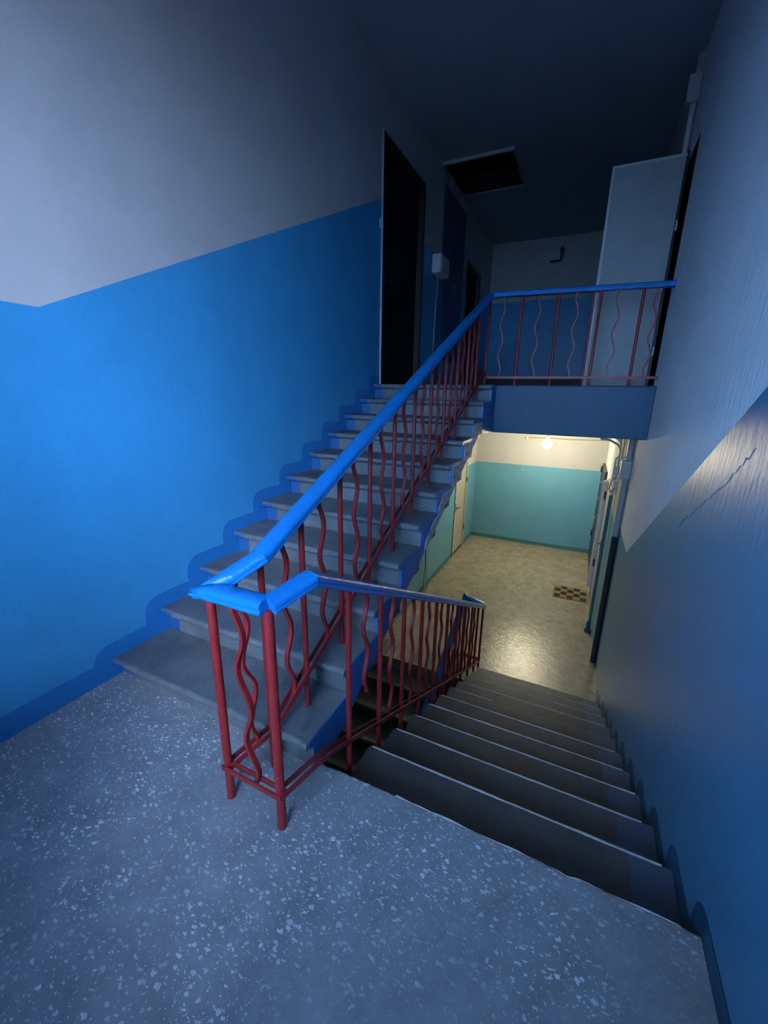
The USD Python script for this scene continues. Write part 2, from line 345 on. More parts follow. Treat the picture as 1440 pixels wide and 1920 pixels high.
# a long crack in the plaster
ck = np.array([(2.61, 0.562, 1.374), (2.61, 0.612, 1.338), (2.61, 0.662, 1.299), (2.61, 0.75, 1.243), (2.61, 0.861, 1.173), (2.61, 0.98, 1.108), (2.61, 1.06, 1.054), (2.61, 1.102, 1.037), (2.61, 1.19, 0.975), (2.61, 1.267, 0.942), (2.61, 1.31, 0.90)])
ck2 = [ck[0]]
for a, b in zip(ck[:-1], ck[1:]):
    for t in (0.33, 0.66, 1.0): ck2.append(a + (b - a) * t + [0, rng.normal(0, .006), rng.normal(0, .008)])
ck2 = np.array(ck2)
ridge = sweep(ck2, [(-.004, -.001), (0, .0022), (.004, -.001)], side=None)
obj('crack_ridge', ridge, 'blue_right', right, label='raised plaster crack running down the blue paint')

far = thing('wall_far', 'far end wall behind both landings, teal below and whitewashed above on the lit one', 'wall', kind='structure')
obj('plaster', cube(-0.2, W + .2, FAR, FAR + .2, ZB - .2, CEIL + .5), 'whitewash', far, smooth=False)
obj('painted_dado', cube(0.0, XR, FAR - .0022, FAR + .001, ZLO, 0.122), 'teal', far, smooth=False)
obj('painted_dado', cube(0.0, XR, FAR - .0022, FAR + .001, ZL, 3.345), 'blue', far, smooth=False)
obj('skirting', rbox(0.02, XR - .01, FAR - .018, FAR, ZLO, ZLO + .085), 'dark_teal', far)
obj('skirting', rbox(0.02, XR - .01, FAR - .02, FAR, ZL, ZL + .30), 'brown', far)

back = thing('wall_back', 'back wall of the half landing with the stair window', 'wall', kind='structure')
bw = sbox(-0.2, ZB - .2, W + .2, CEIL + .5).difference(sbox(WIN[0], WIN[2], WIN[1], WIN[3]))
obj('plaster', plate_y(bw, Y0 - .25, Y0), 'whitewash', back, smooth=False)
obj('painted_dado', plate_y(sbox(0, 0, W, 1.842).difference(sbox(WIN[0], WIN[2], WIN[1], WIN[3])), Y0 - .001, Y0 + .002), 'blue', back, smooth=False)
win = thing('window_1', 'wooden stair window in the back wall', 'window', kind='structure')
fr = []
x0, x1, z0, z1 = WIN; yb = Y0 - .17
for a in ((x0, x0 + .06, z0, z1), (x1 - .06, x1, z0, z1), (x0, x1, z0, z0 + .06), (x0, x1, z1 - .06, z1), ((x0 + x1) / 2 - .035, (x0 + x1) / 2 + .035, z0, z1)):
    obj('frame_bar', rbox(a[0], a[1], yb - .03, yb + .03, a[2], a[3]), 'white_enamel', win)
for k in (0, 1):
    xa = x0 + .06 if k == 0 else (x0 + x1) / 2 + .035; xb = (x0 + x1) / 2 - .035 if k == 0 else x1 - .06
    obj('pane', cube(xa, xb, yb - .003, yb + .003, z0 + .06, z1 - .06), 'glass', win, smooth=False)
obj('sill', rbox(x0 - .04, x1 + .04, Y0 - .14, Y0 + .05, z0 - .035, z0 + .002), 'white_enamel', win)

yard = thing('ground', 'dark yard outside the stair window', 'ground', kind='structure')
obj('asphalt', cube(-30, 30, -40, Y0 - .26, -5.2, -5.0), 'brown', yard, smooth=False)
# ceiling over the top storey with the hatch opening
HX = (0.03, 0.885, 4.84, 5.76)
cp = sbox(-.2, Y0 - .25, W + .2, FAR + .2).difference(sbox(HX[0], HX[2], HX[1], HX[3]))
cm = trimesh.creation.extrude_polygon(cp, 0.2, engine='earcut'); cm.apply_translation((0, 0, CEIL))
ceil = thing('ceiling', 'whitewashed ceiling over the top landing with a square hatch hole', 'ceiling', kind='structure')
obj('slab', cm, 'ceiling', ceil, smooth=False)
hatch = thing('ceiling_hatch', 'dark open roof hatch with a pale rim in the ceiling of the upper landing', 'hatch', kind='structure')
obj('shaft', cat(cube(HX[0] - .05, HX[0], HX[2] - .05, HX[3] + .05, CEIL + .19, CEIL + .8), cube(HX[1], HX[1] + .05, HX[2] - .05, HX[3] + .05, CEIL + .19, CEIL + .8),
     cube(HX[0], HX[1], HX[2] - .05, HX[2], CEIL + .19, CEIL + .8), cube(HX[0], HX[1], HX[3], HX[3] + .05, CEIL + .19, CEIL + .8)), 'black', hatch, smooth=False)
obj('lid', cube(HX[0] - .05, HX[1] + .05, HX[2] - .05, HX[3] + .05, CEIL + .8, CEIL + .84), 'dark_wood', hatch, smooth=False)
for a in ((HX[0] - .02, HX[1] + .02, HX[2] - .03, HX[2]), (HX[0] - .02, HX[0], HX[2], HX[3]), (HX[1], HX[1] + .02, HX[2], HX[3]), (HX[0] - .02, HX[1] + .02, HX[3], HX[3] + .02)):
    obj('rim', rbox(*a, CEIL - .035, CEIL + .01, .003), 'white_enamel' if a[3] == HX[2] else 'ceiling', hatch)
obj('lining', cat(cube(HX[0], HX[0] + .01, HX[2], HX[3], CEIL - .02, CEIL + .2), cube(HX[1] - .01, HX[1], HX[2], HX[3], CEIL - .02, CEIL + .2), cube(HX[0], HX[1], HX[3] - .01, HX[3], CEIL - .02, CEIL + .2)), 'dark_wood', hatch, smooth=False)

# floors
def floor_mesh():
    """The half landing: the slab top dips gently away from the left wall; its front edge is chipped."""
    xs = np.concatenate([np.linspace(0, 1.0, 9)[:-1], np.linspace(1.0, XU, 5)[:-1], np.linspace(XU, W, 180)])
    ys = np.array([Y0, -1.0, -.5, YU - .02, -.03, -.012, -.004, 0.0, 0.002])
    n = len(ys); v = []
    e = np.stack([xs, 0 * xs, 0 * xs], 1)
    chip = np.clip(meshkit.fbm(e * 9 + 3.3, 4, 5) - 0.52, 0, 1) * 0.085 + (meshkit.fbm(e * 40, 2, 8) - .5) * .004
    for i, x in enumerate(xs):
        zb = 0.042 * max(0, 1 - x / 1.0)
        front = YU + .058 if x < XU + 1e-9 else 0.0
        c = chip[i] if x > XU + 1e-9 else 0
        for j, y in enumerate(ys):
            if y < YU: yy, z = y, zb
            else:
                yy = front + (y if x > XU + 1e-9 else 0) - c * (1 if j > 3 else 0); z = zb - (0.003 if j == 6 else 0.010 if j == 7 else 0.02 if j == 8 else 0)
            v.append((x, yy, z))
    v = np.array(v); f = []
    for i in range(len(xs) - 1):
        for j in range(n - 1):
            a = i * n + j; f += [[a, a + n, a + n + 1], [a, a + n + 1, a + 1]]
    return trimesh.Trimesh(v, f, process=False)
fl = thing('floor', 'speckled grey terrazzo half landing at the turn of the stairs', 'floor', kind='structure')
obj('terrazzo_top', floor_mesh(), 'terrazzo', fl, smooth=40)
obj('slab', cat(cube(0, XU, Y0 - .1, YU + .07, -.25, -.001), cube(XU, W, Y0 - .1, -.012, -.25, -.022)), 'step_down', fl, smooth=False)
xs_ = np.linspace(1.62, W - .02, 70); ed = np.stack([xs_, 0 * xs_, 0 * xs_], 1)
cz = np.interp(xs_, np.linspace(XU, W, 180), np.clip(meshkit.fbm(np.stack([np.linspace(XU, W, 180), np.zeros(180), np.zeros(180)], 1) * 9 + 3.3, 4, 5) - 0.52, 0, 1) * 0.085)
wd_ = np.clip(meshkit.fbm(ed * 13 + 1.1, 4, 77) - .32, 0.02, 1) * .012
vv = np.vstack([[(x, -c - .002 + w_ * math.cos(a), -.0035 + w_ * math.sin(a)) for a in np.linspace(0, 2 * math.pi, 9)[:-1]] for x, c, w_ in zip(xs_, cz, wd_)])
ff = [[i * 8 + j, i * 8 + (j + 1) % 8, (i + 1) * 8 + (j + 1) % 8] for i in range(69) for j in range(8)] + [[i * 8 + j, (i + 1) * 8 + (j + 1) % 8, (i + 1) * 8 + j] for i in range(69) for j in range(8)]
obj('worn_edge', trimesh.Trimesh(vv, ff, process=False), 'worn_edge', fl, label='pale chipped edge above the down flight')
flu = thing('floor_upper_landing', 'upper landing slab with a deep blue front edge', 'floor', kind='structure')
obj('slab', cat(cube(0, W, L + .01, FAR + .1, SLAB, ZL), cube(0, XU, YU + 3.0 + .06, L + .02, SLAB, ZL - .002)), 'ceiling', flu, smooth=False)
obj('front_face', rbox(XU, W, L - .004, L + .02, SLAB - .002, ZL, .006), 'slab_blue', flu, label='deep blue painted slab edge')
obj('floor_cover', cube(0, W, L + .012, FAR, ZL, ZL + .004), 'brown', flu, smooth=False)
fll = thing('floor_lower_landing', 'worn beige floor of the lamp-lit lower landing', 'floor', kind='structure')
obj('slab', m3.Manifold.extrude(m3.CrossSection([[(0, YU + 2.98), (XD - .01, YU + 2.98), (XD - .01, YD_END - .02), (W, YD_END - .02), (W, FAR + .1), (0, FAR + .1)]]), .35).translate((0, 0, ZLO - .35)), 'low_floor', fll, smooth=False)
flb = thing('floor_below', 'dark half landing one storey below', 'floor', kind='structure')
obj('slab', cube(-.1, W + .1, Y0 - .1, FAR, ZB - .2, ZB), 'step_down', flb, smooth=False)

# ------------------------------------------------------------------ stair flights
def nosing_profile(d=RUN, r=0.021, over=0.046, h=H, back=0.05):
    """Cross-section (y, z) of one step, front edge at y = 0, tread top at z = 0; a rounded nose over a hollowed riser."""
    pts = []
    for a in np.linspace(90, 270, 9):
        pts.append((r + r * math.cos(math.radians(a)), -r + r * math.sin(math.radians(a))))
    for a in np.linspace(90, 0, 5):                                  # cove below the nose
        pts.append((over - .012 + .016 * math.cos(math.radians(a)) - .0, -2 * r - .016 + .016 * math.sin(math.radians(a)) - .0) if a < 90 else (over - .012, -2 * r))
    pts += [(over + .004, -h), (over + .004, -h - .02), (d + back, -h - .02), (d + back, 0)]
    return np.array(pts)

def step_mesh(x0, x1, prof, wear=0.004, nx=28, seed=0):
    xs = np.linspace(x0, x1, nx); n = len(prof); v = []
    for i, x in enumerate(xs):
        q = np.stack([np.full(n, x * 6), prof[:, 0] * 20 + seed * 3.7, prof[:, 1] * 20], 1)
        d = (meshkit.fbm(q, 3, seed) - .5) * 2 * wear
        d2 = (meshkit.fbm(q * 1.7 + 9, 3, seed + 50) - .5) * 2 * wear
        m = np.ones(n); m[-3:] = 0
        v.append(np.stack([np.full(n, x) + 0 * d, prof[:, 0] + d * m, prof[:, 1] + d2 * m * 0.8], 1))
    v = np.vstack(v); f = []
    for i in range(nx - 1):
        for j in range(n):
            k = (j + 1) % n; a = i * n
            f += [[a + j, a + k, a + n + k], [a + j, a + n + k, a + n + j]]
    m = trimesh.Trimesh(v, f, process=False)
    ends = trimesh.creation.triangulate_polygon(Polygon(prof), engine='earcut')
    t = np.array(ends[1]); pv = ends[0]
    caps = []
    for base, flip in ((0, True), ((nx - 1) * n, False)):
        idx = [int(np.argmin(((prof - p) ** 2).sum(1))) for p in pv]
        tt = np.array(idx)[t] + base
        caps.append(tt[:, ::-1] if flip else tt)
    m = trimesh.Trimesh(v, np.vstack([f] + caps), process=False)
    if m.volume < 0: m.invert()
    return m

def build_up(label, group=None):
    t = thing('stair_flight', label, 'staircase', group=group)
    pf = nosing_profile()
    for k in range(11):
        y = YU + RUN * k; z = H * (k + 1)
        p = nosing_profile(d=L - y + .02 if k == 10 else RUN)
        s = step_mesh(0.008, XU, p, 0.0065, 44, k)
        s.apply_translation((0, y, z))
        obj('step', s, 'step_up', t, smooth=50)
    # sloping slab under the steps; its right side is painted blue
    slab = Polygon([(YU + .075, -.10), (YU + .075, H - .035)] + [(YU + RUN * k + d + .075, H * (k + 1) - .035) for k in range(11) for d in (0, RUN)][:-1] + [(L + .012, ZL - .03), (L + .012, SLAB + .0), (2.55, SLAB + .02), (0.0, -.10)])
    slab = slab.buffer(0)
    obj('sloping_slab', plate_x(slab, 0.010, XU - .012), 'grey_metal', t, smooth=False)
    saw = [(YU + RUN * k + d + .003, H * (k + e) - .006) for k in range(11) for d, e in ((.046, .03), (.046, .72), (.014, .78), (.014, 1.0))]
    side = unary_union([slab, Polygon([(YU + .03, -.10)] + saw + [(L + .012, ZL - .006), (L + .012, SLAB + .02), (2.55, SLAB + .03)]).buffer(0)])
    obj('stringer', plate_x(side, XU - .013, XU + .003), 'stringer', t, smooth=False, label='blue painted side of the flight')
    # rough patch of bare plaster along the lower edge, towards the top of the flight
    lo = lambda y: H + .497 * (y - YU) - .29 if y < 2.5 else SLAB + .01
    up_ = []; low_ = []
    for y in np.linspace(1.25, 2.66, 34):
        w = 0.05 + 0.16 * max(0, min(1, (y - 1.25) / .5)) * (0.45 + 0.8 * float(meshkit.fbm(np.array([y * 5, 1.3, 2.2]), 4, 3)))
        b = -.10 + (SLAB + .02 + .10) * (y / 2.55) if y < 2.55 else SLAB + .02 - (y - 2.55) * .03
        low_.append((y, b + .002)); up_.append((y, b + w))
    patch = Polygon(low_ + up_[::-1]).buffer(0).intersection(slab)
    obj('bare_plaster', plate_x(patch, XU + .003, XU + .008), 'peeling', t, smooth=False, label='bare whitish plaster where the paint has come off')
    return t

up = build_up('left flight of worn grey cement steps climbing beside the bright blue wall')

def build_down():
    t = thing('stair_flight', 'right flight of dark cement steps with pale worn edges going down to the lit landing', 'staircase')
    for k in range(1, 11):                                          # tread k lies at -H k from y = RUN (k-1) to RUN k
        pf = []
        r = 0.012
        y1 = RUN * k; z = 0.0
        pf = [(-RUN - .01, 0), (-r, 0)] + [(-r + r * math.sin(a), -r + r * math.cos(a)) for a in np.linspace(0.3, math.pi / 2, 5)] + [(-.004, -.05), (-.012, -H - .01), (-RUN - .01, -H - .01)]
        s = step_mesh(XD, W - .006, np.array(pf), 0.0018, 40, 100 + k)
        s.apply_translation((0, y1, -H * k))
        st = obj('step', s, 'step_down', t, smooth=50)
        # pale worn nosing, broken here and there
        a = (XD + .015, W - .025 - .012 * (k % 3)) if k != 6 else (XD + .01, 1.72)
        xs = np.linspace(a[0], a[1], 46)
        q = np.stack([xs * 5, 0 * xs + k * 7.7, 0 * xs], 1)
        wd = 0.0035 + 0.0065 * meshkit.fbm(q, 4, 20 + k) * (1 - .055 * k)
        pts = np.stack([xs, np.full(46, y1 - .0045), np.full(46, -H * k - .0035)], 1)
        pts[:, 1:] += (meshkit.fbm(q[:, None, :] * 3 + np.array([[0., 0, 0], [5., 5, 5]])[None], 3, k) - .5) * .003
        n = 8; v = []
        for p, w_ in zip(pts, wd):
            for i in range(n): v.append(p + [0, w_ * math.cos(2 * math.pi * i / n), w_ * math.sin(2 * math.pi * i / n)])
        f = [[i * n + j, i * n + (j + 1) % n, (i + 1) * n + (j + 1) % n] for i in range(45) for j in range(n)] + [[i * n + j, (i + 1) * n + (j + 1) % n, (i + 1) * n + j] for i in range(45) for j in range(n)]
        m = trimesh.Trimesh(np.array(v), f, process=False)
        if m.volume < 0: m.invert()
        obj('worn_edge', m, 'worn_edge', st, label='pale worn nosing')
    slab = Polygon([(-.02, -H - .02), (-.02, -.42), (YD_END - .02, ZLO - .34), (YD_END - .02, ZLO - .03), (2.98, ZLO - .03), (2.70, -10 * H - .03)]).buffer(0)
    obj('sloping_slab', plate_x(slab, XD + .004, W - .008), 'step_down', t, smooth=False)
    return t
down = build_down()
nxt = dup(up, (0, 0, 2 * ZLO), 'dark lower flight seen through the railing gap, dropping from the lit landing')

# worn pale rim on the chipped front edge of the half landing
# ------------------------------------------------------------------ railings
XA, XB = 1.125, 1.338
def wave_bar(p0, p1, along, waves=3, amp=0.020, phase=0.0, w=0.018, t=0.012):
    """Wavy flat bar from p0 (bottom) to p1 (top): bent to and fro in the direction 'along'."""
    p0, p1, along = (np.asarray(a, float) for a in (p0, p1, along))
    pts = []
    for s in np.linspace(0, 1, 34):
        env = min(1, s / .08, (1 - s) / .08)
        pts.append(p0 + (p1 - p0) * s + along * (amp * env * math.sin(2 * math.pi * waves * s + phase)))
    side = np.cross(along, [0, 0, 1])
    return sweep(pts, [(-w / 2, -t / 2), (w / 2, -t / 2), (w / 2, t / 2), (-w / 2, t / 2)], side=side)

def post(x, y, z0, z1, r=0.0125):
    return lathe([(0, z0), (r * 1.06, z0), (r * 1.06, z0 + .01), (r, z0 + .02), (r, z1), (0, z1)], (x, y, 0), n=14)

HR = [(a * 1.28, b * 1.30) for a, b in [(-.024, -.017), (-.030, -.012), (-.030, -.006), (-.0275, -.004), (-.030, -.001), (-.030, .006), (-.026, .013), (-.016, .018), (0, .0195), (.016, .018), (.026, .013), (.030, .006), (.030, -.001), (.0275, -.004), (.030, -.006), (.030, -.012), (.024, -.017)]]

def handrail(points, parent, wobble=()):
    """Plastic handrail: one piece per straight run, cut on the mitre at each corner with a hairline joint."""
    P = [np.array(p, float) for p in points]
    for i in range(len(P) - 1):
        d = P[i + 1] - P[i]; l = np.linalg.norm(d); t = d / l
        s = np.cross(t, [0, 0, 1]); s /= np.linalg.norm(s); upv = np.cross(s, t)
        def ring(c, n):                                            # section projected along t on the plane through c with normal n
            out = []
            for a, b in HR:
                q = c + s * a + upv * b
                out.append(q - t * ((q - c) @ n) / (t @ n))
            return out
        def nrm(k):
            if k <= 0 or k >= len(P) - 1: return t
            a = P[k] - P[k - 1]; b = P[k + 1] - P[k]
            n = a / np.linalg.norm(a) + b / np.linalg.norm(b); return n / np.linalg.norm(n)
        na, nb = nrm(i), nrm(i + 1); gap = 0.0008
        m = max(2, int(l / .04)); rings = []
        ra = np.array(ring(P[i] + t * gap, na)); rb = np.array(ring(P[i + 1] - t * gap, nb))
        n = len(HR); v = []
        for j in range(m + 1):
            u = j / m; v.append(ra + (rb - ra) * u)
        v = np.array(v)
        if i in wobble:                                            # scuffed, wrinkled outer side
            q = v.reshape(-1, 3); dn = (meshkit.fbm(q * np.array([70, 30, 45]), 4, 11) - .5) * .013
            out = q - (P[i] + P[i + 1]) / 2; out -= np.outer(out @ t, t); out /= np.linalg.norm(out, axis=1, keepdims=True) + 1e-9
            v = (q + out * dn[:, None]).reshape(v.shape)
        v = v.reshape(-1, 3); f = []
        for j in range(m):
            for k in range(n):
                q = (k + 1) % n
                f += [[j * n + k, j * n + q, (j + 1) * n + q], [j * n + k, (j + 1) * n + q, (j + 1) * n + k]]
        v = np.vstack([v, ra.mean(0), rb.mean(0)]); c0 = len(v) - 2
        for k in range(n):
            q = (k + 1) % n; f += [[c0, q, k], [c0 + 1, m * n + k, m * n + q]]
        mm = trimesh.Trimesh(v, f, process=False)
        if mm.volume < 0: mm.invert()
        obj('handrail', mm, 'handrail', parent, smooth=35)

def double_bar(points, parent, horiz=False):
    """Lower rail: two flat bars either side of the posts."""
    P = np.array(points, float)
    for s in (-1, 1):
        Q = P.copy()
        for i in range(len(P)):
            d = P[min(i + 1, len(P) - 1)] - P[max(i - 1, 0)]
            n = np.cross(d / np.linalg.norm(d), [0, 0, 1]); n /= np.linalg.norm(n)
            Q[i] += n * s * 0.0155
        obj('lower_rail_bar', sweep(Q, [(-.003, -.011), (.003, -.011), (.003, .011), (-.003, .011)]), 'red', parent)

def lerp(pts, y):
    a = np.array(pts); return float(np.interp(y, a[:, 0], a[:, 1]))

A = (1.045, -.29); B = (1.298, -.295)
up_hr = [(-.13, .962), (3.19, 2.452)]
dn_hr = [(-.13, .925), (.07, .815), (3.09, -.752)]
rail = thing('stair_railing', 'red steel stair railing with a bright blue handrail that turns round the narrow stairwell', 'railing')
handrail([(B[0] + .0, B[1], .893), (A[0], A[1], .884), (XA, -.13, .962), (XA, 3.19, 2.452)], rail, wobble=(0,))
handrail([(B[0], B[1], .893), (XB, -.135, .925), (XB, 3.09, -.752)], rail)
lo_up = [(-.29, .165), (-.10, .205), (3.10, nose_up(3.10) + .075)]
lo_dn = [(-.29, .165), (-.12, .160), (3.08, -1.455)]
# newels and posts
obj('newel_post', post(A[0], A[1], 0.0, .872, .0155), 'red', rail)
obj('newel_post', post(B[0], B[1], 0.0, .880, .0165), 'red_chipped', rail, label='front newel post with chipped paint')
obj('post', post(1.10, -.105, 0.0, .955), 'red', rail)
ups = [0.11 + .30 * k for k in range(10)]
for k, y in enumerate(ups):
    obj('post', post(XA, y, H * (k + 1), lerp(up_hr, y) - .012), 'red', rail)
obj('post', post(XA, 3.19, ZL, 2.44), 'red', rail)
dns = [0.113 + .30 * k for k in range(10)]
for k, y in enumerate(dns):
    obj('post', post(XB + .003, y, -H * (k + 1), lerp(dn_hr, y) - .012), 'red', rail)
obj('newel_post', post(XB + .003, 3.09, ZLO, -.765), 'red', rail)
double_bar([(A[0], A[1], .150), (1.115, -.11, .205), (XA, .03, nose_up(.03) + .09), (XA, 3.12, nose_up(3.12) + .03)], rail)
double_bar([(B[0], B[1], .150), (XB, -.13, .160), (XB, .0, .105), (XB, 3.09, -1.462)], rail)
double_bar([(A[0] - .015, A[1], .150), (B[0] + .015, B[1], .150)], rail)
# wavy bars
ax, ay = (1, 0, 0), (0, 1, 0)
obj('wavy_bar', wave_bar((1.185, -.292, .135), (1.150, -.290, .872), ax, 2.6, .022, 0.6), 'red', rail)
obj('wavy_bar', wave_bar((1.09, -.175, .18), (1.075, -.20, .91), ay, 2.6, .024, 2.4), 'red', rail)
lo = lambda y: nose_up(y) + .09
ys_w = [-.0] + [0.26 + .30 * k for k in range(9)]
for i, y in enumerate(ys_w):
    obj('wavy_bar', wave_bar((XA, y + .01, lo(y) - .03), (XA, y - .012, lerp(up_hr, y) - .012), ay, 2.7, .020, 0.7 * (i % 5)), 'red', rail)
lod = lambda y: .105 - .507 * y
for i, y in enumerate([0.258 + .30 * k for k in range(9)]):
    zb = lod(y) - .02
    if i == 0: zb = lod(y) + .20                                    # broken off above the lower rail
    obj('wavy_bar', wave_bar((XB, y + (.02 if i == 0 else 0), zb), (XB, y, lerp(dn_hr, y) - .012), ay, 2.7 if i else 2.0, .020, 1.3 * (i % 4) + 2.6), 'red', rail,
        label='wavy bar broken off above the lower rail' if i == 0 else None)

# guard along the edge of the upper landing
g = thing('landing_guard', 'railing with blue top rail along the edge of the dark upper landing', 'railing')
gy = 3.19
handrail([(XA + .03, gy, 2.450), (W - .002, gy, 2.425)], g)
gx = [1.42, 1.74, 2.075, 2.395]
for x in gx:
    obj('post', post(x, gy, ZL, 2.425), 'red', g)
obj('post', post(2.02, gy, ZL, 2.425, .009), 'red', g)
for i, x in enumerate([1.26, 1.58, 1.90, 2.225, 2.505]):
    obj('wavy_bar', wave_bar((x, gy, ZL + .065), (x - .008, gy, 2.425), ax, 2.6, .018, 0.9 * i), 'red', g)
double_bar([(XA + .02, gy, ZL + .075), (W - .003, gy, ZL + .072)], g)

# railing of the flight below, starting at the foot of this one
n_ = thing('stair_railing', 'lower blue handrail and dark red bars dropping away beyond the bottom newel post', 'railing')
handrail([(XB, 3.125, -.748), (1.13, 3.125, -.700), (1.13, 0.35, -1.93)], n_)
obj('newel_post', post(1.13, 3.10, ZLO, -.715), 'red', n_)
nh = [(0.35, -1.93), (3.125, -.700)]
for k in range(9):
    y = 0.41 + .30 * k
    kk = int((y - YU) // RUN) + 1
    obj('post', post(1.13, y, 2 * ZLO + H * kk, lerp(nh, y) - .012), 'red', n_)
    yw = y + .15
    obj('wavy_bar', wave_bar((1.13, yw, 2 * ZLO + nose_up(yw) + .07), (1.13, yw, lerp(nh, yw) - .012), ay, 2.7, .020, 1.1 * (k % 4)), 'red', n_)
double_bar([(1.13, 3.10, -1.440), (1.13, 0.40, 2 * ZLO + nose_up(.40) + .09)], n_)
double_bar([(XB + .01, 3.115, -1.455), (1.12, 3.115, -1.445)], n_)

# ------------------------------------------------------------------ doors
def wall_door(num, d, leaf_mat, frame_mat, label, depth=.09, hinge_hi=True, frame_w=.05, proud=.0, frame_proud=.012):
    t = thing(f'door_{num}', label, 'door', kind='structure')
    y0, y1, z0, z1 = d
    obj('leaf', rbox(-depth - .04, -depth, y0 + frame_w * .6, y1 - frame_w * .6, z0 + .005, z1 - frame_w * .6, .004), leaf_mat, t)
    obj('jamb', rbox(-.20, frame_proud, y0 - .012, y0 + frame_w, z0, z1 + .012, .003), frame_mat, t)
    obj('jamb', rbox(-.20, frame_proud, y1 - frame_w, y1 + .012, z0, z1 + .012, .003), frame_mat, t)
    obj('lintel', rbox(-.20, frame_proud, y0 + frame_w, y1 - frame_w, z1 - frame_w, z1 + .012, .003), frame_mat, t)
    obj('threshold', rbox(-.20, .005, y0 + frame_w, y1 - frame_w, z0, z0 + .02, .003), 'dark_wood', t)
    return t
d1 = wall_door(1, D1, 'black_door', 'dark_wood', 'tall black apartment door at the head of the stairs, in the left wall', depth=.06, frame_w=.035)
obj('edge_trim', rbox(-.02, .016, D1[0] - .026, D1[0] - .008, ZL + .0, D1[3] + .012, .003), 'plastic', d1, label='pale corner strip')
obj('handle', cat(rbox(-.06, -.045, 3.26, 3.30, 2.60, 2.80), tube([(-.05, 3.28, 2.70), (-.01, 3.28, 2.70), (-.01, 3.38, 2.70)], .009)), 'dark_metal', d1)
d2 = wall_door(2, D2, 'black_door', 'dark_wood', 'black door further back in the left wall of the upper landing', depth=.06, frame_w=.04)
obj('handle', tube([(-.06, 6.42, 2.70), (-.01, 6.42, 2.70), (-.01, 6.54, 2.70)], .009), 'dark_metal', d2)
d3 = wall_door(3, D3, 'beige_door', 'beige_door', 'plain beige door in the left wall of the lit lower landing', depth=.015, frame_w=.035)
for z in (-.15, -1.20):
    obj('hinge', lathe([(0, -.05), (.009, -.05), (.009, .05), (0, .05)], (.018, D3[1] - .03, z), n=10), 'dark_metal', d3)
obj('handle', cat(rbox(-.016, -.004, 6.60, 6.645, -.72, -.55), tube([(-.01, 6.62, -.63), (.045, 6.62, -.63), (.045, 6.73, -.63)], .009)), 'dark_metal', d3)
obj('gap', cube(-.02, .0125, D3[0] - .022, D3[0] - .012, ZLO, D3[3]), 'black', d3, smooth=False, label='dark gap along the frame')

# the cupboard on the upper landing: dark opening in the right wall with its white leaf swung out
d4 = thing('door_4', 'white metal cupboard door standing open across the right end of the upper landing', 'door', kind='structure')
LY = 3.86
obj('leaf', rbox(2.035, 2.598, LY, LY + .025, ZL + .015, 3.60, .004), 'door_leaf', d4)
obj('edge_fold', rbox(2.012, 2.04, LY - .012, LY + .03, ZL + .015, 3.60, .004), 'white_enamel', d4)
obj('edge_fold', rbox(2.04, 2.598, LY - .010, LY + .001, 3.575, 3.60, .003), 'white_enamel', d4)
for z in (1.972, 3.045):
    obj('hinge', lathe([(0, -.04), (.011, -.04), (.011, .04), (0, .04)], (2.602, LY - .012, z), n=10), 'plastic', d4)
obj('handle', cat(rbox(2.055, 2.075, LY - .03, LY - .008, 2.27, 2.31)), 'grey_metal', d4)
obj('hinge_post', rbox(W - .022, W + .03, C1[1] + .0, C1[1] + .06, ZL, C1[3] + .08), 'dark_metal', d4)
obj('recess', cat(cube(W + .19, W + .22, C1[0] - .02, C1[1] + .02, ZL, C1[3] + .02), cube(W + .02, W + .22, C1[0] - .03, C1[0] - .0, ZL, C1[3]), cube(W + .02, W + .22, C1[1], C1[1] + .03, ZL, C1[3])), 'black', d4, smooth=False)
obj('frame', cat(rbox(W - .004, W + .03, C1[0], C1[0] + .02, ZL, C1[3]), rbox(W - .004, W + .03, C1[0], C1[1], C1[3] - .02, C1[3])), 'dark_metal', d4)

def right_door(num, d, leaf_mat, frame_mat, label, proud):
    t = thing(f'door_{num}', label, 'door', kind='structure')
    y0, y1, z0, z1 = d
    obj('leaf', rbox(XR - proud + .01, W + .005, y0 + .03, y1 - .03, z0 + .008, z1 - .03, .004), leaf_mat, t)
    obj('jamb', rbox(XR - proud, W, y0, y0 + .035, z0, z1, .004), frame_mat, t)
    obj('jamb', rbox(XR - proud, W, y1 - .035, y1, z0, z1, .004), frame_mat, t)
    obj('lintel', rbox(XR - proud, W, y0 + .035, y1 - .035, z1 - .035, z1, .004), frame_mat, t)
    return t
d5 = right_door(5, GD, 'grey_door', 'grey_door', 'grey metal door in the right wall of the lower landing, beside the doormat', .03)
for z in (.10, -1.01):
    obj('hinge', lathe([(0, -.06), (.012, -.06), (.012, .06), (0, .06)], (XR - .042, 5.835, z), n=10), 'dark_metal', d5)
obj('handle', cat(rbox(XR - .04, XR - .02, 5.08, 5.11, -.55, -.38), tube([(XR - .03, 5.095, -.45), (XR - .07, 5.095, -.45), (XR - .07, 5.19, -.45)], .008)), 'dark_metal', d5)
obj('casing', rbox(XR - .085, XR - .0, 5.90, 5.965, -1.48, .32, .02), 'white_enamel', d5, label='white rounded casing beside the door')
d6 = right_door(6, BD, 'dark_metal', 'dark_metal', 'black metal door with chrome lock at the far end of the right wall', .045)
obj('lock', cat(rbox(XR - .065, XR - .03, 7.50, 7.56, -.84, -.68, .008), tube([(XR - .05, 7.53, -.73), (XR - .09, 7.53, -.73), (XR - .09, 7.42, -.73)], .011)), 'chrome', d6)
